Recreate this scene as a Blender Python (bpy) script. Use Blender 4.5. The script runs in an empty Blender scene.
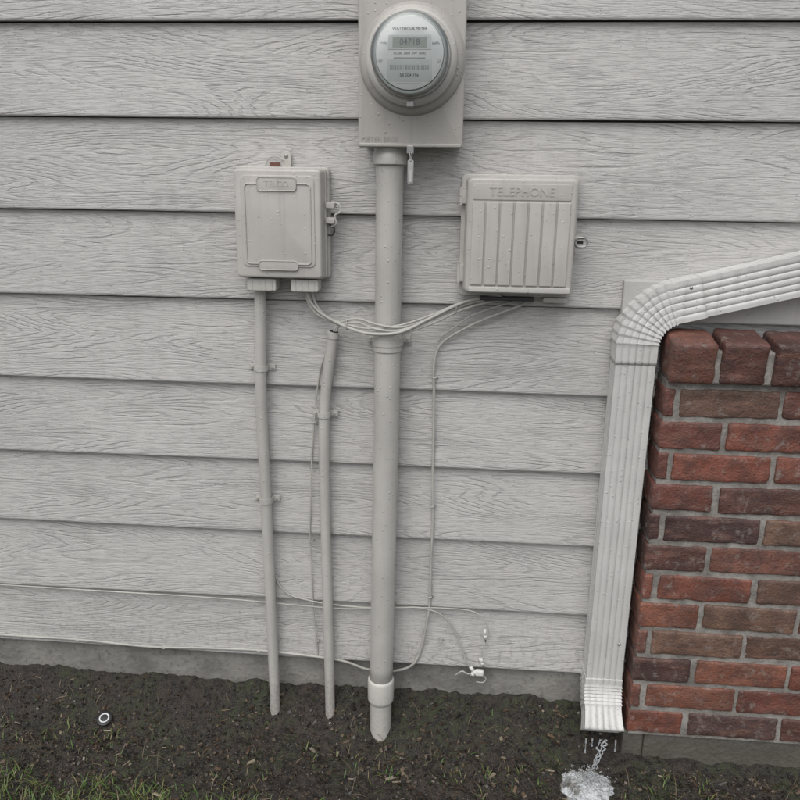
import bpy, bmesh, math, random
import numpy as np
from math import sin, cos, radians, pi, exp
from mathutils import Vector, Matrix, noise
random.seed(7); np.random.seed(7)
S = bpy.context.scene
COL = S.collection

# ------------------------------------------------------------------ helpers
def mesh_obj(name, verts, faces, mat=None, parent=None, smooth=False):
    me = bpy.data.meshes.new(name)
    me.from_pydata([tuple(v) for v in verts], [], [tuple(f) for f in faces])
    me.validate(); me.update()
    if smooth:
        me.polygons.foreach_set('use_smooth', [True]*len(me.polygons))
    ob = bpy.data.objects.new(name, me); COL.objects.link(ob)
    if mat: me.materials.append(mat)
    if parent: ob.parent = parent
    return ob

def recalc(ob):
    bm = bmesh.new(); bm.from_mesh(ob.data)
    bmesh.ops.recalc_face_normals(bm, faces=bm.faces)
    bm.to_mesh(ob.data); bm.free()
    return ob

def empty(name, loc=(0, 0, 0)):
    e = bpy.data.objects.new(name, None); e.empty_display_size = .05
    COL.objects.link(e); e.location = loc
    return e

def adopt(parent, *obs):
    for o in obs:
        o.parent = parent
        o.matrix_parent_inverse = Matrix.Translation(-parent.location)

def box(name, x0, x1, y0, y1, z0, z1, mat, bev=.001, seg=2):
    bm = bmesh.new(); bmesh.ops.create_cube(bm, size=1)
    for v in bm.verts:
        v.co = Vector(((x0+x1)/2+v.co.x*(x1-x0), (y0+y1)/2+v.co.y*(y1-y0), (z0+z1)/2+v.co.z*(z1-z0)))
    if bev: bmesh.ops.bevel(bm, geom=bm.edges[:], offset=bev, segments=seg, affect='EDGES', profile=.5)
    me = bpy.data.meshes.new(name); bm.to_mesh(me); bm.free()
    ob = bpy.data.objects.new(name, me); COL.objects.link(ob); me.materials.append(mat)
    return ob

def rr_pts(x0, x1, z0, z1, r, n=6):
    P = []
    for cx, cz, a0 in ((x1-r, z1-r, 0), (x0+r, z1-r, 90), (x0+r, z0+r, 180), (x1-r, z0+r, 270)):
        for i in range(n+1):
            a = radians(a0+90*i/n); P.append((cx+r*cos(a), cz+r*sin(a)))
    return P

def rr_prism(name, x0, x1, z0, z1, yb, yf, r, mat, bev=.003, draft=0.0, n=6):
    """rounded-rectangle box; yb = back (toward wall), yf = front (more negative)"""
    layers = [(yb, 0, r)]
    steps = 4
    for i in range(steps+1):
        a = (pi/2)*i/steps
        layers.append((yf+bev*(1-sin(a)), draft+bev*(1-cos(a)), r))
    V = []; Fc = []
    for (y, ins, rr) in layers:
        for (x, z) in rr_pts(x0+ins, x1-ins, z0+ins, z1-ins, max(rr-ins*.6, .0008), n): V.append((x, y, z))
    m = 4*(n+1)
    for L in range(len(layers)-1):
        for i in range(m):
            j = (i+1) % m
            Fc.append((L*m+i, L*m+j, (L+1)*m+j, (L+1)*m+i))
    Fc.append(list(range(m))); Fc.append(list(range((len(layers)-1)*m, len(layers)*m)))
    ob = mesh_obj(name, V, Fc, mat); recalc(ob)
    for p in ob.data.polygons: p.use_smooth = len(p.vertices) == 4
    try:
        ob.data.set_sharp_from_angle(angle=radians(50))
    except Exception: pass
    return ob

def catmull(P, per=8):
    P = [Vector(p) for p in P]
    Q = [P[0]*2-P[1]]+P+[P[-1]*2-P[-2]]
    out = []
    for i in range(1, len(Q)-2):
        p0, p1, p2, p3 = Q[i-1:i+3]
        for k in range(per):
            t = k/per
            out.append(.5*((2*p1)+(p2-p0)*t+(2*p0-5*p1+4*p2-p3)*t*t+(3*p1-p0-3*p2+p3)*t**3))
    out.append(P[-1]); return out

def tube(name, pts, r, mat, seg=10, closed=False, per=8, spline=True, cap=True):
    P = catmull(pts, per) if spline else [Vector(p) for p in pts]
    n = len(P); V = []; Fc = []
    up = Vector((0, -1, 0.013)); prev = None
    for i, p in enumerate(P):
        if closed: t = P[(i+1) % n]-P[i-1]
        else: t = P[min(i+1, n-1)]-P[max(i-1, 0)]
        t.normalize()
        if prev is None:
            a = up.cross(t)
            if a.length < .05: a = Vector((1, 0, 0)).cross(t)
            a.normalize()
        else:
            a = prev-t*prev.dot(t); a.normalize()
        prev = a; b = t.cross(a)
        rr = r[min(int(i*len(r)/n), len(r)-1)] if isinstance(r, (list, tuple)) else r
        for k in range(seg):
            an = 2*pi*k/seg; V.append(p+a*cos(an)*rr+b*sin(an)*rr)
    for i in range(n if closed else n-1):
        i2 = (i+1) % n
        for k in range(seg):
            k2 = (k+1) % seg
            Fc.append((i*seg+k, i*seg+k2, i2*seg+k2, i2*seg+k))
    if cap and not closed:
        Fc.append(list(range(seg))[::-1]); Fc.append([(n-1)*seg+k for k in range(seg)])
    ob = mesh_obj(name, V, Fc, mat)
    for p in ob.data.polygons: p.use_smooth = len(p.vertices) == 4
    return ob

def lathe(name, prof, org, axis, mat, seg=64, smooth=True):
    V = []; Fc = []
    for (r, h) in prof:
        for k in range(seg):
            a = 2*pi*k/seg
            if axis == 'z': V.append((org[0]+r*cos(a), org[1]+r*sin(a), org[2]+h))
            else: V.append((org[0]+r*cos(a), org[1]-h, org[2]+r*sin(a)))
    for i in range(len(prof)-1):
        for k in range(seg):
            k2 = (k+1) % seg
            Fc.append((i*seg+k, i*seg+k2, (i+1)*seg+k2, (i+1)*seg+k))
    Fc.append(list(range(seg))); Fc.append([(len(prof)-1)*seg+k for k in range(seg)])
    ob = mesh_obj(name, V, Fc, mat); recalc(ob)
    if smooth:
        for p in ob.data.polygons: p.use_smooth = len(p.vertices) == 4
        try: ob.data.set_sharp_from_angle(angle=radians(40))
        except Exception: pass
    return ob

def text_mesh(name, body, x, y, z, size, mat, depth=.0004, align='CENTER'):
    c = bpy.data.curves.new(name+'_c', 'FONT'); c.body = body; c.size = size; c.align_x = align; c.align_y = 'CENTER'
    c.extrude = depth; c.resolution_u = 2
    o = bpy.data.objects.new(name+'_t', c); COL.objects.link(o)
    dg = bpy.context.evaluated_depsgraph_get()
    me = bpy.data.meshes.new_from_object(o.evaluated_get(dg))
    bpy.data.objects.remove(o)
    me.transform(Matrix.Translation((x, y, z)) @ Matrix.Rotation(pi/2, 4, 'X'))
    me.materials.clear(); me.materials.append(mat)
    ob = bpy.data.objects.new(name, me); COL.objects.link(ob)
    return ob

# ------------------------------------------------------------------ node material kit
class NT:
    def __init__(s, name):
        s.m = bpy.data.materials.new(name); s.m.use_nodes = True
        s.t = s.m.node_tree; s.t.nodes.clear()
        s.out = s.n('ShaderNodeOutputMaterial'); s.b = s.n('ShaderNodeBsdfPrincipled')
        s.l(s.b.outputs[0], s.out.inputs[0])
        s.tc = s.n('ShaderNodeTexCoord')
    def n(s, t, **k):
        nd = s.t.nodes.new(t)
        for a, v in k.items(): setattr(nd, a, v)
        return nd
    def l(s, a, b): s.t.links.new(a, b)
    def setin(s, nd, key, v):
        if isinstance(v, bpy.types.NodeSocket): s.l(v, nd.inputs[key])
        else: nd.inputs[key].default_value = v
    def obj(s): return s.tc.outputs['Object']
    def mapping(s, v, scale=(1, 1, 1), loc=(0, 0, 0)):
        m = s.n('ShaderNodeMapping'); s.l(v, m.inputs[0]); m.inputs['Scale'].default_value = scale; m.inputs['Location'].default_value = loc
        return m.outputs[0]
    def noise(s, v, scale, detail=2, rough=.55, dist=0, dim='3D'):
        nd = s.n('ShaderNodeTexNoise'); nd.noise_dimensions = dim
        s.l(v, nd.inputs['Vector']); nd.inputs['Scale'].default_value = scale
        nd.inputs['Detail'].default_value = detail; nd.inputs['Roughness'].default_value = rough
        nd.inputs['Distortion'].default_value = dist
        return nd.outputs[0]
    def vor(s, v, scale, feature='F1', rnd=1., dim='3D'):
        nd = s.n('ShaderNodeTexVoronoi', feature=feature); nd.voronoi_dimensions = dim; s.l(v, nd.inputs['Vector'])
        nd.inputs['Scale'].default_value = scale; nd.inputs['Randomness'].default_value = rnd
        return nd
    def math(s, op, a, b=0., c=None, clamp=False):
        nd = s.n('ShaderNodeMath', operation=op, use_clamp=clamp); s.setin(nd, 0, a); s.setin(nd, 1, b)
        if c is not None: s.setin(nd, 2, c)
        return nd.outputs[0]
    def rng(s, v, a, b, c=0., d=1., smooth=True):
        nd = s.n('ShaderNodeMapRange'); nd.interpolation_type = 'SMOOTHSTEP' if smooth else 'LINEAR'
        s.l(v, nd.inputs[0])
        for i, x in zip((1, 2, 3, 4), (a, b, c, d)): nd.inputs[i].default_value = x
        return nd.outputs[0]
    def mix(s, f, a, b, mode='MIX'):
        nd = s.n('ShaderNodeMix', data_type='RGBA', blend_type=mode)
        s.setin(nd, 0, f)
        for idx, v in ((6, a), (7, b)):
            if isinstance(v, bpy.types.NodeSocket): s.l(v, nd.inputs[idx])
            else: nd.inputs[idx].default_value = (*v, 1) if len(v) == 3 else v
        return nd.outputs[2]
    def bump(s, h, strength, dist, prev=None):
        nd = s.n('ShaderNodeBump'); s.l(h, nd.inputs['Height']); nd.inputs['Strength'].default_value = strength
        nd.inputs['Distance'].default_value = dist
        if prev is not None: s.l(prev, nd.inputs['Normal'])
        return nd.outputs[0]
    def hsum(s, *pairs):
        tot = None
        for h, k in pairs:
            m = s.math('MULTIPLY', h, k) if tot is None else s.math('MULTIPLY_ADD', h, k, tot)
            tot = m
        return tot
    def fin(s, color=None, rough=None, normal=None, **k):
        if color is not None: s.setin(s.b, 'Base Color', color if not isinstance(color, tuple) else (*color, 1))
        if rough is not None: s.setin(s.b, 'Roughness', rough)
        if normal is not None: s.l(normal, s.b.inputs['Normal'])
        for a, v in k.items(): s.b.inputs[a.replace('_', ' ')].default_value = v
        return s.m

def droplets(t, v, scale=150, thr=.62, dim='3D'):
    vo = t.vor(v, scale, dim=dim)
    sep = t.n('ShaderNodeSeparateColor'); t.l(vo.outputs['Color'], sep.inputs[0])
    size = t.rng(sep.outputs[0], thr, 1., 0., .42, smooth=False)
    d = t.math('SUBTRACT', size, vo.outputs['Distance'])
    return t.rng(d, 0., .22, 0., 1.)

def paint(name, col, rough=.42, drops=.6, dirt=.12, dropscale=150, soil=.5):
    t = NT(name); v = t.obj()
    big = t.noise(v, 7, 3, .6)
    c = t.mix(t.rng(big, .35, .7), tuple(x*(1-dirt) for x in col), col)
    sp = t.noise(v, 120, 2, .7)
    c = t.mix(t.rng(sp, .64, .76, 0, .45), c, tuple(x*.55 for x in col))
    streak = t.noise(t.mapping(v, (60, 60, 3)), 1, 2, .6)
    c = t.mix(t.rng(streak, .52, .8, 0, .36), c, tuple(x*.62 for x in col))
    sx = t.n('ShaderNodeSeparateXYZ'); t.l(v, sx.inputs[0])
    c = t.mix(t.math('MULTIPLY', t.rng(sx.outputs[2], -.09, .12, 1, 0), t.rng(sp, .40, .66, .05, soil)), c, (.16, .13, .10))
    hs = [(sp, .00012), (big, .0008)]
    r = t.rng(big, .3, .7, rough-.08, rough+.1)
    if drops:
        d = droplets(t, v, dropscale); hs.append((d, drops*.0011))
        r = t.math('MULTIPLY', r, t.rng(d, 0, .4, 1., .25))
    return t.fin(c, r, t.bump(t.hsum(*hs), 1, 1))

# ------------------------------------------------------------------ materials
M_box = paint('box_paint', (.515, .492, .458), rough=.34)
M_boxlight = paint('box_paint_light', (.57, .55, .515))
M_panel = paint('socket_paint', (.45, .427, .395), rough=.33, drops=.7)
M_pipe = paint('conduit_paint', (.50, .482, .45), rough=.34, drops=.7)
M_pipelow = paint('conduit_paint_clean', (.61, .59, .55), rough=.35, drops=.4, dirt=.05, soil=.22)
M_spout = paint('downspout_enamel', (.61, .605, .585), rough=.26, drops=.8, dirt=.12, soil=.3)
M_cable = paint('cable_paint', (.48, .465, .43), rough=.5, drops=0, dirt=.2)
M_trim = paint('trim_paint', (.45, .44, .42), rough=.55, drops=.4)

def m_simple(name, col, rough=.5, metal=0, bumpsc=120, bumpd=.0004, var=.2):
    t = NT(name); v = t.obj()
    n = t.noise(v, bumpsc, 2, .6)
    c = t.mix(t.rng(t.noise(v, bumpsc*.2, 2, .6), .3, .7), tuple(x*(1-var) for x in col), col)
    return t.fin(c, rough, t.bump(n, .5, bumpd), Metallic=metal)
M_metal = m_simple('galvanised_metal', (.42, .42, .41), .38, .9)
M_dark = m_simple('dark_plastic', (.03, .03, .032), .4)
M_white = m_simple('white_nylon', (.70, .69, .66), .4, var=.1)
M_ringw = m_simple('white_ring_plastic', (.72, .73, .73), .35, var=.05)
M_hole = m_simple('dark_interior', (.012, .012, .012), .8)
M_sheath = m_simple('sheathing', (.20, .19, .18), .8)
M_rust = m_simple('rusty_label', (.16, .07, .05), .6)
M_face = m_simple('meter_face', (.88, .90, .885), .45, bumpsc=40, bumpd=.0001, var=.05)
M_face2 = m_simple('meter_face_lower', (.76, .80, .78), .4, bumpsc=60, bumpd=.0001, var=.08)
M_lcd = m_simple('lcd_glass', (.42, .45, .41), .2, bumpd=.00005, var=.05)
M_ink = m_simple('printed_ink', (.05, .055, .06), .5, var=.05)
M_inkg = m_simple('printed_ink_grey', (.2, .21, .22), .5, var=.05)

t = NT('meter_glass')
fr = t.n('ShaderNodeFresnel'); fr.inputs[0].default_value = 1.5
tr = t.n('ShaderNodeBsdfTransparent'); tr.inputs[0].default_value = (.98, .985, .98, 1)
gl = t.n('ShaderNodeBsdfGlossy'); gl.inputs['Roughness'].default_value = .03
dr = droplets(t, t.obj(), 170, .7); bp = t.bump(dr, .8, .0012)
t.l(bp, gl.inputs['Normal']); t.l(bp, fr.inputs['Normal'])
mx = t.n('ShaderNodeMixShader'); t.l(t.math('ADD', fr.outputs[0], t.math('MULTIPLY', dr, .12)), mx.inputs[0]); t.l(tr.outputs[0], mx.inputs[1]); t.l(gl.outputs[0], mx.inputs[2])
t.l(mx.outputs[0], t.out.inputs[0]); M_glass = t.m

# siding with embossed cedar grain (2-D noise in the plane of the boards, offset per board)
t = NT('cedar_grain_siding'); v = t.obj()
at = t.n('ShaderNodeAttribute', attribute_name='plank'); w = at.outputs['Fac']
sx = t.n('ShaderNodeSeparateXYZ'); t.l(v, sx.inputs[0])
cb_ = t.n('ShaderNodeCombineXYZ')
t.l(t.math('MULTIPLY_ADD', w, 3.17, sx.outputs[0]), cb_.inputs[0]); t.l(t.math('MULTIPLY_ADD', w, 1.31, sx.outputs[2]), cb_.inputs[1])
uv = cb_.outputs[0]
field = t.noise(t.mapping(uv, (1.15, 9.0, 1)), 1.0, 1.4, .42, 0, '2D')
wig = t.noise(t.mapping(uv, (16, 130, 1)), 1.0, 2, .6, 0, '2D')
ph = t.math('ADD', t.math('MULTIPLY', field, 185.), t.math('MULTIPLY', wig, 3.4))
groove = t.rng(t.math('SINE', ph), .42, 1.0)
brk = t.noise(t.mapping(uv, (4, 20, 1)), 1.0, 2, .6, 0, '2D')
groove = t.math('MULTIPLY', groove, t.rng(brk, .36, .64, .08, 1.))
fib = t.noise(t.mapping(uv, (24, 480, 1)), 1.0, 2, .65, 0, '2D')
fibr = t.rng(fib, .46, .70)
dd = droplets(t, uv, 190, .80, '2D')
hgt = t.hsum((groove, -.00100), (fibr, -.00055), (wig, .0008), (dd, .0006))
cav_shade = t.math('ADD', t.math('MULTIPLY', groove, .19), t.math('MULTIPLY', fibr, .11))  # groove shade put into the colour, since bump shading alone stays weak
base = (.532, .517, .500)
big = t.noise(t.mapping(uv, (1.2, 2.6, 1)), 1.6, 3, .6, 0, '2D')
c = t.mix(t.rng(big, .3, .7), tuple(x*.90 for x in base), base)
c = t.mix(cav_shade, c, (.20, .193, .185))
streak = t.noise(t.mapping(v, (26, 1, 1.4)), 1, 2, .6)
c = t.mix(t.rng(streak, .50, .8, 0, .20), c, (.34, .325, .305))
low = t.rng(sx.outputs[2], .08, .32, 1., 0.)
c = t.mix(t.math('MULTIPLY', low, t.rng(t.noise(uv, 70, 3, .7, 0, '2D'), .50, .70, 0, .32)), c, (.15, .125, .10))
r = t.math('MULTIPLY', t.rng(big, .3, .7, .40, .56), t.rng(dd, 0, .4, 1., .3))
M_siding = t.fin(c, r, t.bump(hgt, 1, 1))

# concrete
t = NT('concrete'); v = t.obj()
n1 = t.noise(v, 7, 4, .65); n2 = t.noise(v, 80, 3, .7)
c = t.mix(t.rng(n1, .3, .7), (.155, .148, .138), (.29, .278, .255))
c = t.mix(t.rng(n2, .52, .72, 0, .55), c, (.09, .082, .072))
sx = t.n('ShaderNodeSeparateXYZ'); t.l(v, sx.inputs[0])
low = t.math('ADD', t.rng(sx.outputs[2], -.07, .05, 1, 0), t.math('MULTIPLY', t.math('SUBTRACT', n1, .5), .9))
c = t.mix(t.rng(low, .3, .9, 0, .75), c, (.065, .054, .040))
M_conc = t.fin(c, .6, t.bump(t.hsum((n2, .003), (n1, .006)), 1, 1))

# brick
t = NT('clay_brick'); v = t.obj()
ca = t.n('ShaderNodeVertexColor', layer_name='Col')
n1 = t.noise(v, 28, 3, .65); n2 = t.noise(v, 200, 3, .7); n3 = t.noise(t.mapping(v, (14, 14, 60)), 1, 3, .6)
c = t.mix(t.rng(n1, .35, .68, 0, .6), ca.outputs[0], (.062, .038, .034))
c = t.mix(t.rng(n3, .52, .70, 0, .45), c, (.24, .120, .085))
c = t.mix(t.rng(n2, .56, .70, 0, .65), c, (.030, .020, .018))
c = t.mix(t.rng(t.noise(v, 45, 3, .7), .54, .72, 0, .45), c, (.30, .265, .24))
M_brick = t.fin(c, t.rng(n1, .3, .7, .36, .66), t.bump(t.hsum((n2, .0024), (n1, .0028), (n3, .0012)), 1, 1))

t = NT('mortar'); v = t.obj()
n1 = t.noise(v, 26, 3, .6); n2 = t.noise(v, 300, 2, .6)
c = t.mix(t.rng(n1, .3, .7), (.17, .155, .14), (.32, .30, .275))
c = t.mix(t.rng(n2, .56, .72, 0, .5), c, (.11, .10, .085))
M_mortar = t.fin(c, .8, t.bump(t.hsum((n2, .0012), (n1, .006)), 1, 1))

# soil
t = NT('wet_soil'); v = t.obj()
n1 = t.noise(v, 5, 3, .6); n2 = t.noise(v, 60, 4, .7); n3 = t.noise(v, 330, 2, .7)
c = t.mix(t.rng(n2, .35, .65), (.011, .009, .0075), (.044, .034, .026))
c = t.mix(t.rng(n3, .56, .74, 0, .7), c, (.10, .075, .053))
c = t.mix(t.math('MULTIPLY', t.rng(n1, .42, .62), t.rng(n2, .42, .6, 0, .65)), c, (.028, .046, .013))
M_soil = t.fin(c, t.rng(n2, .3, .7, .25, .7), t.bump(t.hsum((n3, .003), (n2, .009)), 1, 1))

def m_col(name, rough=.6):
    t = NT(name); ca = t.n('ShaderNodeVertexColor', layer_name='Col')
    return t.fin(ca.outputs[0], rough)
M_chip = m_col('mulch_bits', .42)
M_grass = m_col('grass_blades', .5)

# ------------------------------------------------------------------ ground
WX, WY = .328, -.148
def gprof(d):
    if d <= 0: return -.004
    return -.12*(1-exp(-d/.08))-.02*min(d, 3)-.004*max(0, min(d-3, 20))
def gz(x, y):
    z = gprof(-y)
    f = 1 if -1.8 < x < 1.5 and -1.4 < y < .02 else .3
    z += f*(noise.noise(Vector((x*6, y*6, 1.3)))*.014+noise.noise(Vector((x*22, y*22, 5.1)))*.010 +
            noise.noise(Vector((x*70, y*70, 9.1)))*.006+noise.noise(Vector((x*160, y*160, 2.1)))*.003)
    q = math.hypot(x-WX, y-WY); z -= .018*exp(-(q/.07)**2)
    q = math.hypot(x+.158, y+.05); z -= .02*exp(-(q/.05)**2)
    return z
def ax(lo, hi, st, far):
    a = list(np.arange(lo, hi, st)); s = st; p = hi
    while p < far: a.append(p); s *= 1.35; p += s
    a.append(far); s = st; p = lo-st; L = []
    while p > -far: L.append(p); s *= 1.35; p -= s
    L.append(-far)
    return L[::-1]+a
X = ax(-1.35, 1.05, .006, 300); Y = ax(-.62, .02, .005, 300)
V = [(x, y, gz(x, y)) for y in Y for x in X]
nx = len(X); Fc = [(j*nx+i, j*nx+i+1, (j+1)*nx+i+1, (j+1)*nx+i) for j in range(len(Y)-1) for i in range(nx-1)]
ground = mesh_obj('ground', V, Fc, M_soil, smooth=True)

def add_col(me, cols_per_vert):
    ca = me.color_attributes.new('Col', 'FLOAT_COLOR', 'POINT')
    ca.data.foreach_set('color', np.array(cols_per_vert, dtype=np.float32).ravel())

def build_chips(name, n, palette, smin, smax, flat, mat, asp=(.35, .9), power=3., xr=(-1.35, 1.05), yr=(-.66, -.008)):
    V = []; Fc = []; C = []
    cube = [(-1, -1, -1), (1, -1, -1), (1, 1, -1), (-1, 1, -1), (-1, -1, 1), (1, -1, 1), (1, 1, 1), (-1, 1, 1)]
    fs = [(0, 3, 2, 1), (4, 5, 6, 7), (0, 1, 5, 4), (1, 2, 6, 5), (2, 3, 7, 6), (3, 0, 4, 7)]
    made = 0
    while made < n:
        x = random.uniform(*xr); y = random.uniform(*yr)
        if x > .40 and y > -.11: continue
        if math.hypot(x-WX, y-WY) < .07: continue
        if random.random() > .35+1.1*(noise.noise(Vector((x*11, y*11, 6.6)))*.5+.5): continue
        made += 1
        s = smin+(smax-smin)*random.random()**power
        d = (s, s*random.uniform(*asp), s*random.uniform(*flat))
        z = gz(x, y)+d[2]*.3
        R = Matrix.Rotation(random.uniform(0, 2*pi), 3, 'Z') @ Matrix.Rotation(random.gauss(0, .4), 3, 'X') @ Matrix.Rotation(random.gauss(0, .35), 3, 'Y')
        b = len(V); col = random.choice(palette); k = random.uniform(.5, 1.35)
        for c in cube:
            p = R @ Vector([c[j]*d[j]*.5*random.uniform(.5, 1.15) for j in range(3)])
            V.append((x+p.x, y+p.y, z+p.z)); C.append((col[0]*k, col[1]*k, col[2]*k, 1))
        Fc += [tuple(b+q for q in f) for f in fs]
    ob = mesh_obj(name, V, Fc, mat); add_col(ob.data, C); return ob
pal = [(.034, .026, .020), (.023, .018, .014), (.055, .039, .028), (.080, .055, .038), (.016, .013, .011), (.042, .027, .019), (.13, .10, .068), (.033, .040, .018)]
build_chips('mulch', 27000, pal, .002, .010, (.25, .7), M_chip)
bark = [(.070, .042, .027), (.05, .032, .022), (.11, .075, .046), (.17, .13, .09), (.03, .02, .015), (.24, .20, .14)]
build_chips('bark_mulch', 1900, bark, .008, .028, (.06, .16), M_chip, asp=(.10, .35), power=2.2)
peb = [(.14, .13, .12), (.10, .095, .09), (.24, .21, .18), (.13, .10, .08)]
build_chips('gravel', 560, peb, .003, .009, (.5, .9), M_chip)

def build_blades(name, n, colf, lenf, wid, lean, dens, mat, xr=(-1.35, 1.05), yr=(-.66, -.03)):
    V = []; Fc = []; C = []; made = 0; tries = 0
    while made < n and tries < n*40:
        tries += 1
        x = random.uniform(*xr); y = random.uniform(*yr)
        if x > .40 and y > -.12: continue
        if math.hypot(x-WX, y-WY) < .07: continue
        if random.random() > dens(x, y): continue
        made += 1
        L = lenf(x, y); a = random.uniform(0, 2*pi); w = wid*random.uniform(.6, 1.3)
        le = lean*random.uniform(.5, 1.4); dirx, diry = cos(a), sin(a); sxx, syy = -diry, dirx
        z0 = gz(x, y)-.002; b = len(V); c = colf()
        for i in range(5):
            f = i/4; th = le*f
            h = L*(f*cos(th*.8)); o = L*f*sin(th)
            ww = w*(1-f)**.7+.00005
            px, py, pz = x+dirx*o, y+diry*o, z0+max(h, f*.003+.001)
            V.append((px-sxx*ww, py-syy*ww, pz)); V.append((px+sxx*ww, py+syy*ww, pz))
            k = .6+.5*f; C += [(c[0]*k, c[1]*k, c[2]*k, 1)]*2
        for i in range(4): Fc.append((b+2*i, b+2*i+1, b+2*i+3, b+2*i+2))
    ob = mesh_obj(name, V, Fc, mat, smooth=True); add_col(ob.data, C); return ob
def gcol():
    r = random.random()
    if r < .6: return (random.uniform(.08, .135), random.uniform(.15, .23), .04)
    if r < .85: return (.17, .21, .06)
    return (.24, .19, .09)
def edgef(x, y):
    e = (-y-.225-.03*noise.noise(Vector((x*6, 0, 0))))/.06
    if x > -.60: e -= 1.1*min(1, (x+.60)/.45)
    if x > .42: e += 1.3
    return max(0, min(1, e))
def gd(x, y):
    n = noise.noise(Vector((x*7, y*9, 3.3)))*.5+.5; n2 = noise.noise(Vector((x*30, y*30, 8.3)))*.5+.5
    base = max(0, n-.42)*1.6*max(0, n2-.36)*2
    base += edgef(x, y)*.9*max(0, n2-.05)
    if -y < .09: base *= .3
    return min(1, base)
build_blades('grass', 16000, gcol, lambda x, y: random.uniform(.008, .024)+.026*edgef(x, y)*random.random(), .0012, .9, gd, M_grass)
build_blades('straw', 750, lambda: random.choice([(.28, .22, .13), (.18, .13, .08), (.12, .08, .045)]), lambda x, y: random.uniform(.015, .06), .0007, 1.5, lambda x, y: 1, M_grass)

# ------------------------------------------------------------------ house wall
house = empty('house_wall')
Z = [.083, .24, .415, .592, .770, .958, 1.139, 1.325, 1.503]
while Z[-1] < 2.9: Z.append(Z[-1]+.1785)
V = []; Fc = []; PW = []
xs = list(np.arange(-4, 4.01, .08))
for k in range(len(Z)-1):
    z0, z1 = Z[k], Z[k+1]
    prof = [(.0125, z0+.003), (-.0125, z0), (-.0155, z0+.0008), (-.0168, z0+.003), (-.0170, z0+.006), (-.0030, z1-.0022), (-.0018, z1-.0028), (.0125, z1-.0030)]
    b = len(V)
    for x in xs:
        wob = noise.noise(Vector((x*1.3, k*7.7, 0)))*.0018
        for (y, z) in prof:
            V.append((x, y+wob*.4, z+wob)); PW.append(k*3.71+1.1)
    m = len(prof)
    for i in range(len(xs)-1):
        for j in range(m-1):
            Fc.append((b+i*m+j, b+i*m+j+1, b+(i+1)*m+j+1, b+(i+1)*m+j))
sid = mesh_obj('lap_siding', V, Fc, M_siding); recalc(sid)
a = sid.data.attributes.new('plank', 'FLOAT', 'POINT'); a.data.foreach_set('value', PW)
for p in sid.data.polygons: p.use_smooth = False
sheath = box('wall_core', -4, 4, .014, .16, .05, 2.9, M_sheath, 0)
found = box('concrete_foundation', -4, .46, .003, .30, -.6, .078, M_conc, .004)
trim_v = box('corner_trim_board', .331, .413, -.0265, -.0004, .0, 1.019, M_trim, .003)
trim_h = box('trim_board_above_brick', .4135, 4, -.0265, -.0004, .935, 1.019, M_trim, .003)
found2 = box('concrete_foundation_step', .4605, 4, -.085, .30, -.6, -.012, M_conc, .006)
found3 = box('concrete_foundation_corner', .412, .4600, -.084, .0028, -.6, -.0125, M_conc, .006)
adopt(house, sid, sheath, found, trim_v, trim_h, found2, found3)

# ------------------------------------------------------------------ brick wall
bw = empty('brick_wall', (.415, -.1, 0))
def brick_geo(x0, x1, y0, y1, z0, z1, col, V, Fc, C, N=9, r=.0045, rot=0, amp=1.):
    L = (x1-x0, y1-y0, z1-z0); c = Vector(((x0+x1)/2, (y0+y1)/2, (z0+z1)/2))
    def ts(n, l):
        rr = min(r, l*.3); inner = [rr+(l-2*rr)*i/(n-2) for i in range(n-1)]
        return [0, rr*.4]+inner+[l-rr*.4, l]
    G = [ts(N*2 if q == 0 and L[0] > .12 else N, l) for q, l in enumerate(L)]; seed = random.uniform(0, 99)
    sk = [random.gauss(0, .0010) for _ in range(3)]; RZ = Matrix.Rotation(random.gauss(0, .007), 3, 'Y')
    idx = {}
    def vert(i, j, k):
        key = (i, j, k)
        if key in idx: return idx[key]
        p = Vector((G[0][i]-L[0]/2, G[1][j]-L[1]/2, G[2][k]-L[2]/2))
        h = Vector([max(-L[q]/2+r, min(L[q]/2-r, p[q])) for q in range(3)])
        d = p-h
        nn = d.normalized() if d.length > 1e-9 else Vector((0, 0, 0))
        if d.length > 1e-9: p = h+nn*min(r, d.length)
        q = c+p
        nz = noise.noise(Vector((q.x*40+seed, q.y*40, q.z*40)))*.0020+noise.noise(Vector((q.x*110+seed, q.y*110, q.z*110)))*.0015
        p += nn*nz*amp
        if rot: p = Matrix.Rotation(rot, 3, 'X') @ p
        p = RZ @ p
        p += Vector(sk)
        idx[key] = len(V); V.append(c+p); kk = 1+noise.noise(Vector((q.x*18+seed, q.y*18, q.z*18)))*.5
        C.append((col[0]*kk, col[1]*kk, col[2]*kk, 1)); return idx[key]
    n = [len(g)-1 for g in G]
    for i in range(n[0]):
        for k in range(n[2]):
            Fc.append((vert(i, 0, k), vert(i+1, 0, k), vert(i+1, 0, k+1), vert(i, 0, k+1)))
    for j in range(n[1]):
        for k in range(n[2]):
            Fc.append((vert(0, j, k+1), vert(0, j+1, k+1), vert(0, j+1, k), vert(0, j, k)))
            Fc.append((vert(n[0], j, k), vert(n[0], j+1, k), vert(n[0], j+1, k+1), vert(n[0], j, k+1)))
    for i in range(n[0]):
        for j in range(n[1]):
            Fc.append((vert(i, j+1, 0), vert(i+1, j+1, 0), vert(i+1, j, 0), vert(i, j, 0)))
            Fc.append((vert(i, j, n[2]), vert(i+1, j, n[2]), vert(i+1, j+1, n[2]), vert(i, j+1, n[2])))
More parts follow.
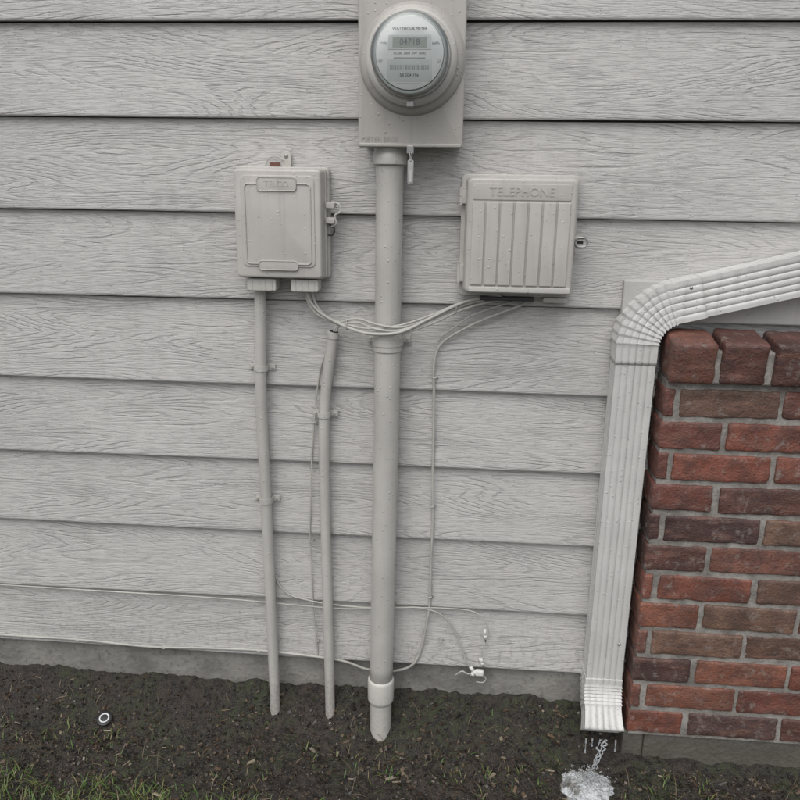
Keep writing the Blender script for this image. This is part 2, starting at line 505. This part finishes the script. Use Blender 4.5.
bpal = [(.20, .074, .051), (.23, .090, .061), (.16, .060, .045), (.11, .051, .042), (.25, .110, .074), (.078, .042, .038), (.18, .080, .059), (.21, .074, .050), (.14, .082, .060), (.18, .108, .076), (.092, .053, .048), (.23, .092, .06)]
V = []; Fc = []; C = []
XL = .415; XR = 2.4; ch = .0691; zb = -.009
for rw in range(12):
    z0 = zb+rw*ch+.005; z1 = z0+ch-.0115
    A = (rw % 2 == 0)
    j0 = .545 if A else .4425
    joints = [XL-.0045]; x = j0
    while x < XR: joints.append(x); x += .205
    joints.append(XR)
    for i in range(len(joints)-1):
        xa, xb = joints[i]+.0055+random.gauss(0, .0008), joints[i+1]-.0055+random.gauss(0, .0008)
        if i == 0: xa = XL+random.gauss(0, .001)
        if xb-xa < .012: continue
        brick_geo(xa, xb, -.1, -.012, z0, z1, random.choice(bpal), V, Fc, C)
x = XL+.001
while x < XR:
    wdt = random.uniform(.084, .094)
    brick_geo(x, x+wdt, -.124, -.028, .834, .920, random.choice([bpal[0], bpal[2], bpal[3], bpal[6], bpal[7]]), V, Fc, C, r=.008, rot=radians(9), amp=1.3)
    x += wdt+.013
br = mesh_obj('bricks', V, Fc, M_brick, smooth=True); add_col(br.data, C)
mo = box('mortar_bed', XL+.005, XR+.05, -.0955, -.002, -.0115, .828, M_mortar, .001)
mo2 = box('mortar_cap', XL+.006, XR+.05, -.113, -.0285, .8285, .896, M_mortar, .004)
adopt(bw, br, mo, mo2)

# ------------------------------------------------------------------ downspout
ds = empty('downspout', (.359, -.04, 0))
def section(wd, dp, fl=.0028, nfl=5):
    P = []
    n = 60
    for i in range(n+1):
        f = i/n; s = -wd/2+wd*f
        m = 0
        if .08 < f < .92:
            q = (f-.08)/.84*nfl
            m = (1-abs(math.cos(q*pi))**.35)*fl
        P.append((s, dp/2-m))
    for i in range(1, 20):
        f = i/20; m = (1-abs(math.cos(f*3*pi))**.4)*fl*.8
        P.append((wd/2-(m if .1 < f < .9 else 0), dp/2-dp*f))
    P.append((wd/2, -dp/2)); P.append((-wd/2, -dp/2))
    for i in range(1, 20):
        f = 1-i/20; m = (1-abs(math.cos(f*3*pi))**.4)*fl*.8
        P.append((-wd/2+(m if .1 < f < .9 else 0), dp/2-dp*f))
    return P
def sweep(name, frames, mat, wd=.080, dp=.056, fl=.0038):
    V = []; Fc = []; m = None
    for (p, t_, n_, sc, f2) in frames:
        s_ = n_.cross(t_)
        sec = section(wd, dp, fl*f2); m = len(sec)
        for (a, b) in sec:
            V.append(p+s_*a*sc+n_*b*sc)
    for i in range(len(frames)-1):
        for k in range(m):
            k2 = (k+1) % m
            Fc.append((i*m+k, i*m+k2, (i+1)*m+k2, (i+1)*m+k))
    ob = mesh_obj(name, V, Fc, mat); recalc(ob)
    for p in ob.data.polygons: p.use_smooth = True
    try: ob.data.set_sharp_from_angle(angle=radians(38))
    except Exception: pass
    so = ob.modifiers.new('th', 'SOLIDIFY'); so.thickness = .0012; so.offset = -1
    return ob
NY = Vector((0, -1, 0)); YC = -.043; XC = .3595
def saw(u, n):
    q = (u*n) % 1.0
    return (q if q < .72 else (1-q)/.28*.72)/.72
fr = [(Vector((XC, YC, z)), Vector((0, 0, -1)), NY, 1., 1.) for z in np.linspace(.885, .085, 30)]
d1 = sweep('vertical_pipe', fr, M_spout)
Rr = .09; cx = XC+Rr; zc = .893
fr = []
sl = Vector((cos(radians(14.5)), 0, sin(radians(14.5))))
a1 = radians(104.5); pe = Vector((cx+Rr*cos(a1), YC, zc+Rr*sin(a1)))
for i in range(6): fr.append((pe+sl*(.055-.055*i/6), -sl, NY, 1.035, .9))
NE = 96
for i in range(NE+1):
    f = i/NE; a = a1+(pi-a1)*f
    p = Vector((cx+Rr*cos(a), YC, zc+Rr*sin(a)))
    tt = Vector((-sin(a), 0, cos(a)))
    fr.append((p, tt, NY, 1.025+.065*saw(f, 9)*(1 if 0 < f < 1 else 0), .45))
for i in range(1, 6): fr.append((Vector((XC, YC, zc-.04*i/5)), Vector((0, 0, -1)), NY, 1.035, .9))
d2 = sweep('upper_elbow', fr, M_spout)
fr = [(pe+sl*q, -sl, NY, 1., 1.) for q in np.linspace(1.5, .03, 30)]
d3 = sweep('sloped_pipe', fr, M_spout)
fr = []; ex = Vector((1, 0, 0)); p = Vector((XC, YC, .112))
for i in range(5): fr.append((p+Vector((0, 0, -.004*i)), Vector((0, 0, -1)), NY, 1.04, .9))
p = p+Vector((0, 0, -.016)); NE = 60; ang = 0
for i in range(NE+1):
    f = i/NE; ang = radians(42)*f; tt = Vector((0, -sin(ang), -cos(ang)))
    if i: p = p+tt*(.068/NE)
    nn = tt.cross(ex); fr.append((p.copy(), tt, nn, 1.03+.055*saw(f, 6)*(1 if f < 1 else 0), .4))
for i in range(1, 10):
    q = p+tt*(.052*i/9); fr.append((q, tt, nn, 1.02+.08*(i/9)**2, 1.2))
d4 = sweep('lower_elbow', fr, M_spout)
pend = q
adopt(ds, d1, d2, d3, d4)
for (sx_, sz_) in ((.385, .205), (.452, 1.012)):
    s_ = lathe('rivet', [(.0035, 0), (.0035, .001), (.002, .0022), (.0004, .0026)], (sx_, YC-.028, sz_), 'y', M_metal, 16); adopt(ds, s_)

# ------------------------------------------------------------------ water from spout and splash
t = NT('splashing_water'); v = t.obj()
nf = t.noise(v, 40, 3, .65); fo = t.rng(nf, .36, .60)
c = t.mix(fo, (.15, .145, .135), (.52, .54, .55))
vv = t.vor(v, 230).outputs['Distance']
M_foam = t.fin(c, .22, t.bump(t.hsum((vv, .0018), (nf, .004)), 1, 1))
t = NT('falling_water'); M_water = t.fin((.9, .93, .95), .05, None, Transmission_Weight=.75, IOR=1.33)
ws = empty('water_splash', (WX, WY, -.115))
ZB = -.108
V = []; Fc = []; n = 110; Rg = 44
for i in range(Rg+1):
    for k in range(n):
        a = 2*pi*k/n; f = i/Rg
        rr = f*(.074+.012*noise.noise(Vector((cos(a)*2, sin(a)*2, 4)))+.010*noise.noise(Vector((cos(a)*6, sin(a)*6, 7))))
        x = WX+rr*cos(a)*1.0; y = WY+rr*sin(a)*.80
        z = ZB+.012*exp(-(rr/.04)**2)+.006*noise.noise(Vector((x*60, y*60, 3)))+.004*noise.noise(Vector((x*180, y*180, 3)))+.002*noise.noise(Vector((x*420, y*420, 3)))-.020*f**5
        V.append((x, y, z))
for i in range(Rg):
    for k in range(n):
        k2 = (k+1) % n; Fc.append((i*n+k, i*n+k2, (i+1)*n+k2, (i+1)*n+k))
pud = mesh_obj('foam_pool', V, Fc, M_foam, smooth=True); adopt(ws, pud)
bm = bmesh.new()
for i in range(300):
    a = random.uniform(0, 2*pi); rr = abs(random.gauss(0, .036)); h = random.random()**2.5*.024*max(0, 1-rr/.09)
    s = random.uniform(.0006, .0019)
    bmesh.ops.create_icosphere(bm, subdivisions=1, radius=s, matrix=Matrix.Translation((WX+rr*cos(a), WY+rr*sin(a)*.8, ZB+.005+.012*exp(-(rr/.04)**2)+h)))
me = bpy.data.meshes.new('splash_drops'); bm.to_mesh(me); bm.free(); me.materials.append(M_foam)
for p_ in me.polygons: p_.use_smooth = True
dro = bpy.data.objects.new('splash_drops', me); COL.objects.link(dro); adopt(ws, dro)
lip = pend.z-.022
for i, xo in enumerate((-.034, -.020, -.004, .006, .012, .033)):
    L = (.040, .02, 1, 1, 1, .03)[i]
    y0 = pend.y-.002
    if L == 1:
        pts = [(XC+xo+random.gauss(0, .0018)-.020*f**1.2*(1 if xo > 0 else .6), y0-.010*f, lip*(1-f)+(ZB+.008)*f) for f in np.linspace(0, 1, 14)]
        st = tube('stream', pts, [random.uniform(.0007, .0024) for _ in range(34)], M_water, 8)
    else:
        pts = [(XC+xo, y0, lip-L*f) for f in (0, .4, .7, 1)]
        st = tube('drip', pts, [.002, .0010, .0008, .0018], M_water, 8)
    adopt(ws, st)

# ------------------------------------------------------------------ electric meter and socket
em = empty('electric_meter', (-.105, -.02, 1.41))
parts = []
parts.append(rr_prism('socket_body', -.201, -.011, 1.272, 1.625, -.006, -.078, .003, M_panel, .002))
parts.append(rr_prism('socket_cover', -.2055, -.0065, 1.268, 1.63, -.0785, -.090, .004, M_panel, .003))
parts.append(box('cover_bottom_lip', -.203, -.009, -.0955, -.0905, 1.269, 1.2755, M_panel, .0015))
mc = (-.1045, -.0898, 1.423)
parts.append(lathe('cover_dome', [(.0985, 0), (.0975, .004), (.0935, .011), (.089, .0145), (.083, .016), (.0825, .013)], mc, 'y', M_panel, 96))
parts.append(lathe('sealing_ring', [(.0835, .012), (.0840, .027), (.0820, .033), (.0775, .036), (.0725, .035), (.0715, .030)], mc, 'y', M_boxlight, 96))
parts.append(box('ring_clamp', -.1115, -.0975, -.130, -.118, 1.337, 1.349, M_metal, .0015))
parts.append(lathe('meter_base', [(.0700, .026), (.0700, .040), (.0675, .043), (.0655, .0431)], mc, 'y', M_ringw, 96))
parts.append(lathe('face_ring', [(.0655, .043), (.0655, .070), (.0610, .0705), (.0605, .062)], mc, 'y', M_face2, 96))
parts.append(lathe('faceplate', [(.0600, .060), (.0600, .0740), (.0595, .0745)], mc, 'y', M_face, 96))
yF = mc[1]-.0745
def plate(nm, x0, x1, z0, z1, dy, mat):
    o = box(nm, mc[0]+x0, mc[0]+x1, yF-dy, yF+.0004, mc[2]+z0, mc[2]+z1, mat, .0002, 1); parts.append(o)
plate('lower_label', -.040, .040, -.046, -.010, .0006, M_face2)
plate('lcd_frame', -.038, .038, .006, .030, .0012, M_face2)
plate('lcd', -.030, .030, .0095, .0265, .0017, M_lcd)
parts.append(text_mesh('lcd_digits', '04718', mc[0], yF-.0021, mc[2]+.018, .0145, M_inkg, .0001))
parts.append(text_mesh('face_title', 'WATTHOUR METER', mc[0], yF-.0002, mc[2]+.0395, .0068, M_ink, .0001))
parts.append(text_mesh('face_text', 'CL200  240V  3W  60Hz', mc[0], yF-.0002, mc[2]+.0000, .0056, M_ink, .0001))
parts.append(text_mesh('face_kwh', 'kWh', mc[0]+.046, yF-.0002, mc[2]+.016, .0065, M_ink, .0001))
parts.append(text_mesh('face_fm', 'TYPE', mc[0]-.046, yF-.0002, mc[2]+.016, .005, M_inkg, .0001))
parts.append(text_mesh('face_serial', '58 204 196', mc[0], yF-.0008, mc[2]-.036, .0075, M_ink, .0001))
x = -.034
while x < .034:
    w_ = random.choice([.0004, .0007, .0010]); plate('barcode_bar', x, x+w_, -.027, -.019, .0008, M_inkg); x += w_+random.choice([.0008, .0012, .0018])
for i, zz in enumerate((-.0075, -.050)):
    plate('fine_print', -.028+.006*i, .028-.004*i, zz-.0006, zz+.0006, .0004, M_inkg)
for sx_ in (-.052, .052):
    parts.append(lathe('face_screw', [(.0035, 0), (.0033, .0012), (.0005, .0014)], (mc[0]+sx_, yF, mc[2]-.012), 'y', M_metal, 20))
gp = [(.0690, .036), (.0690, .076)]+[(.0690-.012*(1-cos(a)), .076+.012*sin(a)) for a in np.linspace(.2, pi/2, 8)]+[(.040, .0895), (.001, .091)]
V = []; Fc = []; seg = 96
for (r_, h_) in gp:
    for k in range(seg): a = 2*pi*k/seg; V.append((mc[0]+r_*cos(a), mc[1]-h_, mc[2]+r_*sin(a)))
for i in range(len(gp)-1):
    for k in range(seg): k2 = (k+1) % seg; Fc.append((i*seg+k, i*seg+k2, (i+1)*seg+k2, (i+1)*seg+k))
gd_ = mesh_obj('glass_cover', V, Fc, M_glass, smooth=True); recalc(gd_); parts.append(gd_)
parts.append(text_mesh('embossed_word', 'METER BASE', -.165, -.0903, 1.283, .013, M_panel, .0007))
parts.append(box('hasp', -.112, -.098, -.099, -.088, 1.256, 1.272, M_metal, .0015))
parts.append(tube('seal_wire', [(-.107, -.100, 1.262), (-.1045, -.104, 1.252), (-.104, -.106, 1.243), (-.101, -.104, 1.252), (-.103, -.100, 1.262)], .0009, M_metal, 6))
parts.append(rr_prism('seal_tag', -.1095, -.0975, 1.200, 1.246, -.101, -.1035, .004, M_metal, .0006))
parts.append(box('tag_mark', -.106, -.101, -.1040, -.1034, 1.205, 1.228, M_boxlight, .0001, 1))
for sx_, sz_ in ((-.198, 1.60), (-.014, 1.60)):
    parts.append(lathe('cover_screw', [(.005, 0), (.0045, .002), (.001, .0026)], (sx_, -.090, sz_), 'y', M_metal, 20))
adopt(em, *parts)

# ------------------------------------------------------------------ main conduit
cd = empty('electrical_conduit', (-.15, -.05, 0))
def vtube(nm, pts, r, mat, seg=32): return tube(nm, pts, r, mat, seg, per=6)
pp = [vtube('pipe', [(-.148, -.050, 1.27), (-.1485, -.050, 1.07), (-.150, -.050, .75), (-.1535, -.05, .4), (-.158, -.050, .04)], .0275, M_pipe, 40)]
pp.append(lathe('hub', [(.031, 0), (.034, .002), (.034, .020), (.031, .024), (.031, .032)], (-.148, -.050, 1.236), 'z', M_pipe, 48))
pp.append(lathe('expansion_collar', [(.0278, 0), (.0300, .002), (.0300, .040), (.0278, .043)], (-.1495, -.050, .862), 'z', M_pipe, 48))
pp.append(lathe('bell_coupling', [(.0285, .064), (.0306, .062), (.0314, .057), (.0314, .010), (.0306, .004), (.0275, .001), (.0262, -.004), (.0258, -.2)], (-.158, -.050, 0), 'z', M_pipelow, 48))
adopt(cd, *pp)
def strap(parent, x, y, z, r, ears='both', w=.012, mat=None):
    mat = mat or M_pipe; out = []
    V = []; Fc = []; n = 24; R1, R2 = r+.0004, r+.0022
    path = []
    yb = -.0165
    for i in range(n+1):
        a = pi*i/n; path.append((cos(a), -sin(a)))
    inner = [(x+R1, yb)]+[(x+R1*c, y+R1*s) for c, s in path]+[(x-R1, yb)]
    outer = [(x+R2, yb)]+[(x+R2*c, y+R2*s) for c, s in path]+[(x-R2, yb)]
    m = len(inner)
    for zz in (z-w/2, z+w/2):
        V += [(a, b, zz) for a, b in inner]; V += [(a, b, zz) for a, b in outer]
    for i in range(m-1):
        Fc.append((m+i, m+i+1, 3*m+i+1, 3*m+i)); Fc.append((i, 2*m+i, 2*m+i+1, i+1))
        Fc.append((i, i+1, m+i+1, m+i)); Fc.append((2*m+i, 3*m+i, 3*m+i+1, 2*m+i+1))
    o = mesh_obj('strap', V, Fc, mat); recalc(o); out.append(o)
    for sgn in ((1, -1) if ears == 'both' else ((1,) if ears == 'r' else (-1,))):
        a, b = sorted((x+sgn*(r+.001), x+sgn*(r+.016)))
        out.append(box('strap_ear', a, b, -.0205, -.0165, z-w/2, z+w/2, mat, .0006))
        out.append(lathe('screw', [(.0034, 0), (.003, .0018), (.0005, .0026)], (x+sgn*(r+.009), -.0205, z), 'y', mat, 14))
    adopt(parent, *out)
strap(cd, -.1495, -.050, .884, .0303, 'both', .016)

c1 = empty('electrical_conduit.001', (-.42, -.03, 0))
adopt(c1, vtube('pipe', [(-.4215, -.034, 1.0), (-.424, -.033, .9), (-.4290, -.032, .735), (-.4265, -.032, .504), (-.424, -.033, .25), (-.4215, -.036, .0), (-.4215, -.038, -.15)], .0125, M_pipe, 24))
strap(c1, -.427, -.032, .812, .0130); strap(c1, -.4265, -.032, .502, .0130)
c2 = empty('electrical_conduit.002', (-.28, -.03, 0))
P_ = catmull([(-.268, -.034, .888), (-.275, -.033, .84), (-.2855, -.032, .76), (-.290, -.032, .68), (-.2905, -.032, .5), (-.287, -.033, .2), (-.2845, -.036, .0), (-.2835, -.038, -.15)], 6)
adopt(c2, tube('pipe', P_, .0118, M_pipe, 24, spline=False))
adopt(c2, tube('pipe_rim', [(-.2665, -.034, .897), (-.2675, -.034, .893), (-.268, -.034, .882)], .0126, M_pipe, 24))
adopt(c2, tube('pipe_opening', [(-.2663, -.034, .8985), (-.2665, -.034, .8965)], .0100, M_hole, 20))
strap(c2, -.2895, -.032, .712, .0122)

# ------------------------------------------------------------------ left utility box
lb = empty('telephone_network_box', (-.365, -.02, 1.12)); q = []
x0, x1, z0, z1 = -.456, -.280, 1.012, 1.228
q.append(rr_prism('back_tray', x0-.0045, x1+.008, z0-.002, z1+.003, -.014, -.036, .008, M_box, .002))
q.append(rr_prism('body', x0-.001, x1+.004, z0-.001, z1+.0005, -.0365, -.052, .008, M_box, .001))
q.append(rr_prism('cover', x0-.003, x1+.002, z0-.002, z1+.001, -.0525, -.080, .009, M_box, .005, draft=.003))
q.append(rr_prism('raised_panel', x0+.014, x1-.014, z0+.024, z1-.014, -.0797, -.0820, .010, M_box, .0012))
op = [(a, -.0826, b) for a, b in rr_pts(x0+.022, x1-.022, z0+.030, z1-.030, .008, 5)]
q.append(tube('panel_outline', op, .0016, M_box, 8, closed=True, spline=False))
for (za, zb_) in ((z1-.043, z1-.018), (z0+.018, z0+.036)):
    q.append(rr_prism('label_plate', x0+.042+.006, x1-.050, za, zb_, -.0816, -.0842, .006, M_box, .0008))
    q.append(tube('label_rim', [(a, -.0842, b) for a, b in rr_pts(x0+.048, x1-.050, za, zb_, .006, 5)], .0011, M_box, 6, closed=True, spline=False))
q.append(text_mesh('embossed_word', 'TELCO', (x0+x1)/2-.001, -.0842, z1-.0305, .016, M_box, .0007))
for (a, b) in ((-.441, -.380), (-.349, -.292)):
    q.append(rr_prism('entry_tab', a, b, .984, 1.0095, -.030, -.066, .005, M_boxlight, .002))
    for i in range(4):
        xx = a+(b-a)*(i+.7)/4.4
        q.append(box('tab_rib', xx, xx+.002, -.0672, -.0655, .986, 1.007, M_boxlight, .0005, 1))
for zz in (1.128, 1.158):
    q.append(rr_prism('latch_lug', x1+.004, x1+.022, zz-.006, zz+.006, -.040, -.058, .003, M_box, .001))
q.append(tube('latch_loop', [(x1+.016, -.05, 1.164), (x1+.030, -.052, 1.160), (x1+.033, -.052, 1.146), (x1+.022, -.052, 1.138), (x1+.024, -.052, 1.122), (x1+.014, -.05, 1.116)], .0022, M_box, 8))
q.append(tube('latch_loop_lower', [(x1+.010, -.048, 1.120), (x1+.020, -.050, 1.112), (x1+.017, -.050, 1.100), (x1+.007, -.048, 1.099)], .0018, M_dark, 8))
q.append(rr_prism('mounting_ear', -.372, -.352, 1.2285, 1.262, -.014, -.020, .008, M_box, .0006))
q.append(lathe('mount_screw', [(.0045, 0), (.004, .002), (.001, .0028)], (-.362, -.020, 1.252), 'y', M_metal, 16))
q.append(box('warning_tag', -.396, -.376, -.0205, -.0175, 1.2315, 1.2395, M_rust, .0005, 1))
q.append(tube('tag_wire', [(-.405, -.022, 1.232), (-.396, -.024, 1.248), (-.378, -.024, 1.250), (-.366, -.024, 1.243)], .0014, M_cable, 8))
adopt(lb, *q)

# ------------------------------------------------------------------ right utility box
rb = empty('telephone_network_box.001', (.115, -.02, 1.1)); q = []
x0, x1, z0, z1 = .003, .221, .990, 1.218
q.append(rr_prism('back_tray', x0-.008, x1+.004, z0-.008, z1+.004, -.014, -.040, .010, M_box, .002))
q.append(rr_prism('body', x0+.001, x1-.001, z0+.001, z1-.002, -.0405, -.056, .010, M_box, .001))
q.append(rr_prism('cover', x0, x1, z0, z1, -.0565, -.082, .012, M_box, .006, draft=.003))
fx0, fx1 = x0+.014, x1-.016
ns = 7; gp_ = .0036; wS = (fx1-fx0-gp_*(ns-1))/ns
for i in range(ns):
    a = fx0+i*(wS+gp_)
    q.append(rr_prism('stave', a, a+wS, z0+.020, z1-.048, -.0815, -.0862, .0012, M_box, .0010))
q.append(rr_prism('title_plate', fx0, fx1, z1-.044, z1-.014, -.0815, -.0840, .003, M_box, .0008))
q.append(text_mesh('embossed_word', 'TELEPHONE', (fx0+fx1)/2, -.0840, z1-.0292, .023, M_box, .0010))
q.append(rr_prism('bottom_lip', x0+.012, x1-.006, z0+.006, z0+.0165, -.0815, -.0855, .003, M_boxlight, .001))
for (a, b) in ((1.165, 1.196), (1.012, 1.048)):
    q.append(rr_prism('hinge', x0-.012, x0+.004, a, b, -.034, -.060, .003, M_box, .0015))
    q.append(lathe('hinge_pin', [(.003, 0), (.003, b-a+.004)], (x0-.0085, -.058, a-.002), 'z', M_box, 12))
q.append(rr_prism('latch_lug', x1-.002, x1+.018, 1.082, 1.106, -.044, -.062, .004, M_box, .001))
q.append(tube('latch_loop', [(a, -.0635, b) for a, b in rr_pts(x1+.000, x1+.024, 1.086, 1.104, .0085, 5)], .0018, M_metal, 8, closed=True, spline=False))
q.append(box('latch_slot', x1+.004, x1+.016, -.0626, -.0615, 1.092, 1.098, M_hole, .0003, 1))
q.append(rr_prism('bottom_tab', x0+.165, x0+.214, .972, .9815, -.020, -.048, .003, M_box, .001))
q.append(box('cable_grommet', .040, .150, -.052, -.020, .974, .9818, M_dark, .002))
adopt(rb, *q)

# ------------------------------------------------------------------ cables
def cable(name, pts, r, mat=M_cable):
    pts = [(x, y-.0025, z) for x, y, z in pts]
    return tube(name, pts, r, mat, 10, per=10)
cb = empty('cable_bundle', (-.1, -.05, .92))
base = [(-.321, .987), (-.312, .955), (-.290, .930), (-.241, .911), (-.184, .904), (-.120, .912), (-.062, .930), (0., .957), (.045, .971), (.085, .978)]
prof = [-.040, -.036, -.034, -.042, -.078, -.086, -.060, -.036, -.034, -.036]
def rnd(k, s): return noise.noise(Vector((k*3.1, s*5.7, 1.1)))
for i, (oz, r) in enumerate(((0, .0032), (.0075, .0032), (-.0075, .0028), (.013, .0022))):
    pts = [(x+rnd(k, i)*.004+(i-1)*.004*(1 if k < 3 else .3), prof[k]-.004*(i % 2)+(.004 if i == 3 else 0), z+oz*(.5+.5*sin(k*.9+i))+rnd(k, i+9)*.004) for k, (x, z) in enumerate(base)]
    adopt(cb, cable('cable', pts, r))
for i in range(2):
    adopt(cb, cable('cable', [(-.267+i*.004, -.032, .885), (-.262+i*.004, -.036, .905), (-.245, -.040, .921-i*.006), (-.21, -.055, .930-i*.008), (-.17, -.084, .925-i*.01), (-.12, -.087, .921-i*.006), (-.06, -.060, .938), (.0, -.036, .962), (.05, -.036, .972)], .0026))
for (x, y, z, a) in ((-.008, -.040, .955, .35), (-.236, -.045, .915, -.1)):
    o = tube('cable_tie', [(x, y-.010*cos(k*pi/6), z+.012*sin(k*pi/6)) for k in range(12)], .0009, M_cable, 6, closed=True, spline=False); adopt(cb, o)
k1 = empty('cable', (-.05, -.02, .5))
adopt(k1, cable('sheath', [(.150, -.040, .980), (.125, -.022, .962), (.084, -.019, .944), (.035, -.019, .922), (.001, -.019, .903), (-.028, -.019, .884), (-.045, -.019, .862), (-.052, -.020, .825), (-.050, -.019, .76), (-.0485, -.018, .66), (-.048, -.019, .559), (-.045, -.018, .46), (-.047, -.019, .36), (-.047, -.018, .255), (-.053, -.018, .20), (-.061, -.018, .146), (-.072, -.018, .105), (-.091, -.018, .078), (-.128, -.016, .062), (-.165, -.014, .058), (-.201, -.014, .062), (-.25, -.016, .080), (-.312, -.019, .090), (-.461, -.018, .098), (-.60, -.016, .0935), (-.740, -.017, .089), (-.919, -.017, .097), (-1.129, -.017, .098), (-1.5, -.017, .10), (-2.4, -.017, .102)], .0030))
k1b = empty('cable.001', (.0, -.02, .9))
adopt(k1b, cable('sheath', [(.135, -.040, .980), (.105, -.024, .968), (.06, -.022, .952), (.02, -.022, .935), (-.01, -.022, .912), (-.034, -.022, .894), (-.044, -.020, .880)], .0020))
k2 = empty('cable.002', (-.3, -.02, .5))
adopt(k2, cable('sheath', [(-.262, -.034, .90), (-.268, -.022, .882), (-.278, -.018, .863), (-.297, -.017, .817), (-.308, -.017, .75), (-.314, -.017, .691), (-.322, -.017, .59), (-.325, -.017, .497), (-.329, -.017, .42), (-.327, -.017, .344), (-.325, -.017, .23), (-.318, -.017, .13), (-.316, -.015, .095)], .0017))
k3 = empty('cable.003', (-.3, -.02, .25))
adopt(k3, cable('sheath', [(-.427, -.018, .36), (-.423, -.018, .335), (-.408, -.018, .285), (-.382, -.018, .256), (-.34, -.018, .244), (-.286, -.018, .236), (-.20, -.018, .232), (-.118, -.020, .238), (-.07, -.019, .240), (-.022, -.018, .226), (.010, -.018, .19), (.027, -.020, .152), (.040, -.022, .115), (.054, -.024, .088)], .0020))
adopt(k3, cable('sheath_branch', [(-.075, -.019, .240), (-.02, -.020, .243), (.048, -.020, .240), (.080, -.022, .222), (.092, -.024, .190), (.084, -.026, .15), (.077, -.028, .114)], .0016))
k4 = empty('cable.004', (-.8, -.02, .24))
adopt(k4, cable('sheath', [(-2.4, -.018, .243), (-1.3, -.018, .240), (-1.109, -.018, .2395), (-.85, -.018, .2375), (-.604, -.018, .236), (-.48, -.018, .233), (-.36, -.018, .228), (-.25, -.019, .226), (-.13, -.019, .236)], .0018))
for (x, z) in ((-.050, .80), (-.0475, .50), (-.0475, .27), (-.461, .098), (-.919, .097), (-.70, .090), (-.314, .69), (-.326, .40), (-.02, .155), (-.318, .135)):
    adopt(k1, tube('cable_clip', [(x-.005, -.0145, z), (x-.004, -.023, z), (x, -.0255, z), (x+.004, -.023, z), (x+.005, -.0145, z)], .0014, M_cable, 6))
    adopt(k1, lathe('clip_nail', [(.0022, 0), (.0018, .003), (.0004, .0035)], (x+.006, -.0175, z), 'y', M_metal, 10))
cf = empty('cable_connector', (.075, -.03, .08))
def fitting(p, d, L=.020, r=.0045):
    p = Vector(p); d = Vector(d).normalized()
    adopt(cf, tube('barrel', [p, p+d*L*.6], r, M_white, 12, spline=False))
    adopt(cf, tube('collar', [p+d*L*.6, p+d*L*.85], r*1.25, M_white, 6, spline=False))
    adopt(cf, tube('pin', [p+d*L*.85, p+d*L*1.3], r*.5, M_metal, 8, spline=False))
fitting((.084, -.026, .195), (.1, -.1, -1), .024, .0035)
fitting((.077, -.030, .120), (.35, -.1, -1))
fitting((.054, -.026, .092), (.6, -.15, -.8))
fitting((.070, -.032, .085), (-.7, -.1, -.6), .018)
adopt(cf, box('splice_body', .066, .086, -.038, -.026, .074, .088, M_white, .003))
adopt(cf, cable('tail', [(.02, -.018, .062), (.035, -.02, .075), (.05, -.022, .070), (.066, -.028, .080)], .0018))
adopt(cf, cable('tail', [(.080, -.03, .078), (.092, -.03, .066), (.086, -.03, .055), (.07, -.025, .052)], .0014))

# ------------------------------------------------------------------ small round cap lying on the soil
px, py = -.835, -.09; pz = gz(px, py)+.004
rc = empty('round_cap', (px, py, pz))
cp = lathe('cap_disc', [(.0165, 0), (.0185, .002), (.0180, .006), (.0155, .0072), (.0150, .0066)], (px, py, pz), 'z', M_dark, 40)
cr = lathe('cap_ring', [(.0120, .0068), (.0118, .0082), (.0092, .0082), (.0090, .0068)], (px, py, pz), 'z', M_ringw, 40)
cc = lathe('cap_centre', [(.0088, .0068), (.0086, .0086), (.005, .0090)], (px, py, pz), 'z', M_dark, 32)
adopt(rc, cp, cr, cc)
bpy.context.view_layer.update()
rc.rotation_euler = (radians(24), radians(6), 0)

# ------------------------------------------------------------------ light
W = bpy.data.worlds.new('World'); S.world = W; W.use_nodes = True
nt = W.node_tree; nt.nodes.clear()
o = nt.nodes.new('ShaderNodeOutputWorld'); bg = nt.nodes.new('ShaderNodeBackground'); sk = nt.nodes.new('ShaderNodeTexSky')
sk.sky_type = 'NISHITA'; sk.sun_disc = False
EL, AZ = radians(56), radians(195)
sk.sun_elevation = EL; sk.sun_rotation = AZ; sk.dust_density = 3.0; sk.air_density = 1.0
hs = nt.nodes.new('ShaderNodeHueSaturation'); hs.inputs['Saturation'].default_value = .30
nt.links.new(sk.outputs[0], hs.inputs['Color']); nt.links.new(hs.outputs[0], bg.inputs[0]); nt.links.new(bg.outputs[0], o.inputs[0])
bg.inputs[1].default_value = .15
sd = bpy.data.lights.new('sun', 'SUN'); sd.energy = 1.3; sd.angle = radians(60); sd.color = (1, .985, .96)
so = bpy.data.objects.new('sun', sd); COL.objects.link(so)
dv = Vector((sin(AZ)*cos(EL), cos(AZ)*cos(EL), sin(EL)))
so.rotation_euler = dv.to_track_quat('Z', 'Y').to_euler(); so.location = dv*10

# ------------------------------------------------------------------ camera
cam = bpy.data.cameras.new('camera'); co = bpy.data.objects.new('camera', cam); COL.objects.link(co)
cam.sensor_width = 36; cam.lens = 36*770/800; cam.clip_start = .02; cam.clip_end = 1000
Rm = Matrix.Rotation(radians(4.4), 4, 'Z') @ Matrix.Rotation(radians(90-16), 4, 'X') @ Matrix.Rotation(radians(.8), 4, 'Z')
co.matrix_world = Matrix.Translation((0, -1.63, 1.21)) @ Rm
S.camera = co
S.view_settings.view_transform = 'Standard'; S.view_settings.look = 'None'; S.view_settings.exposure = 0; S.view_settings.gamma = 1
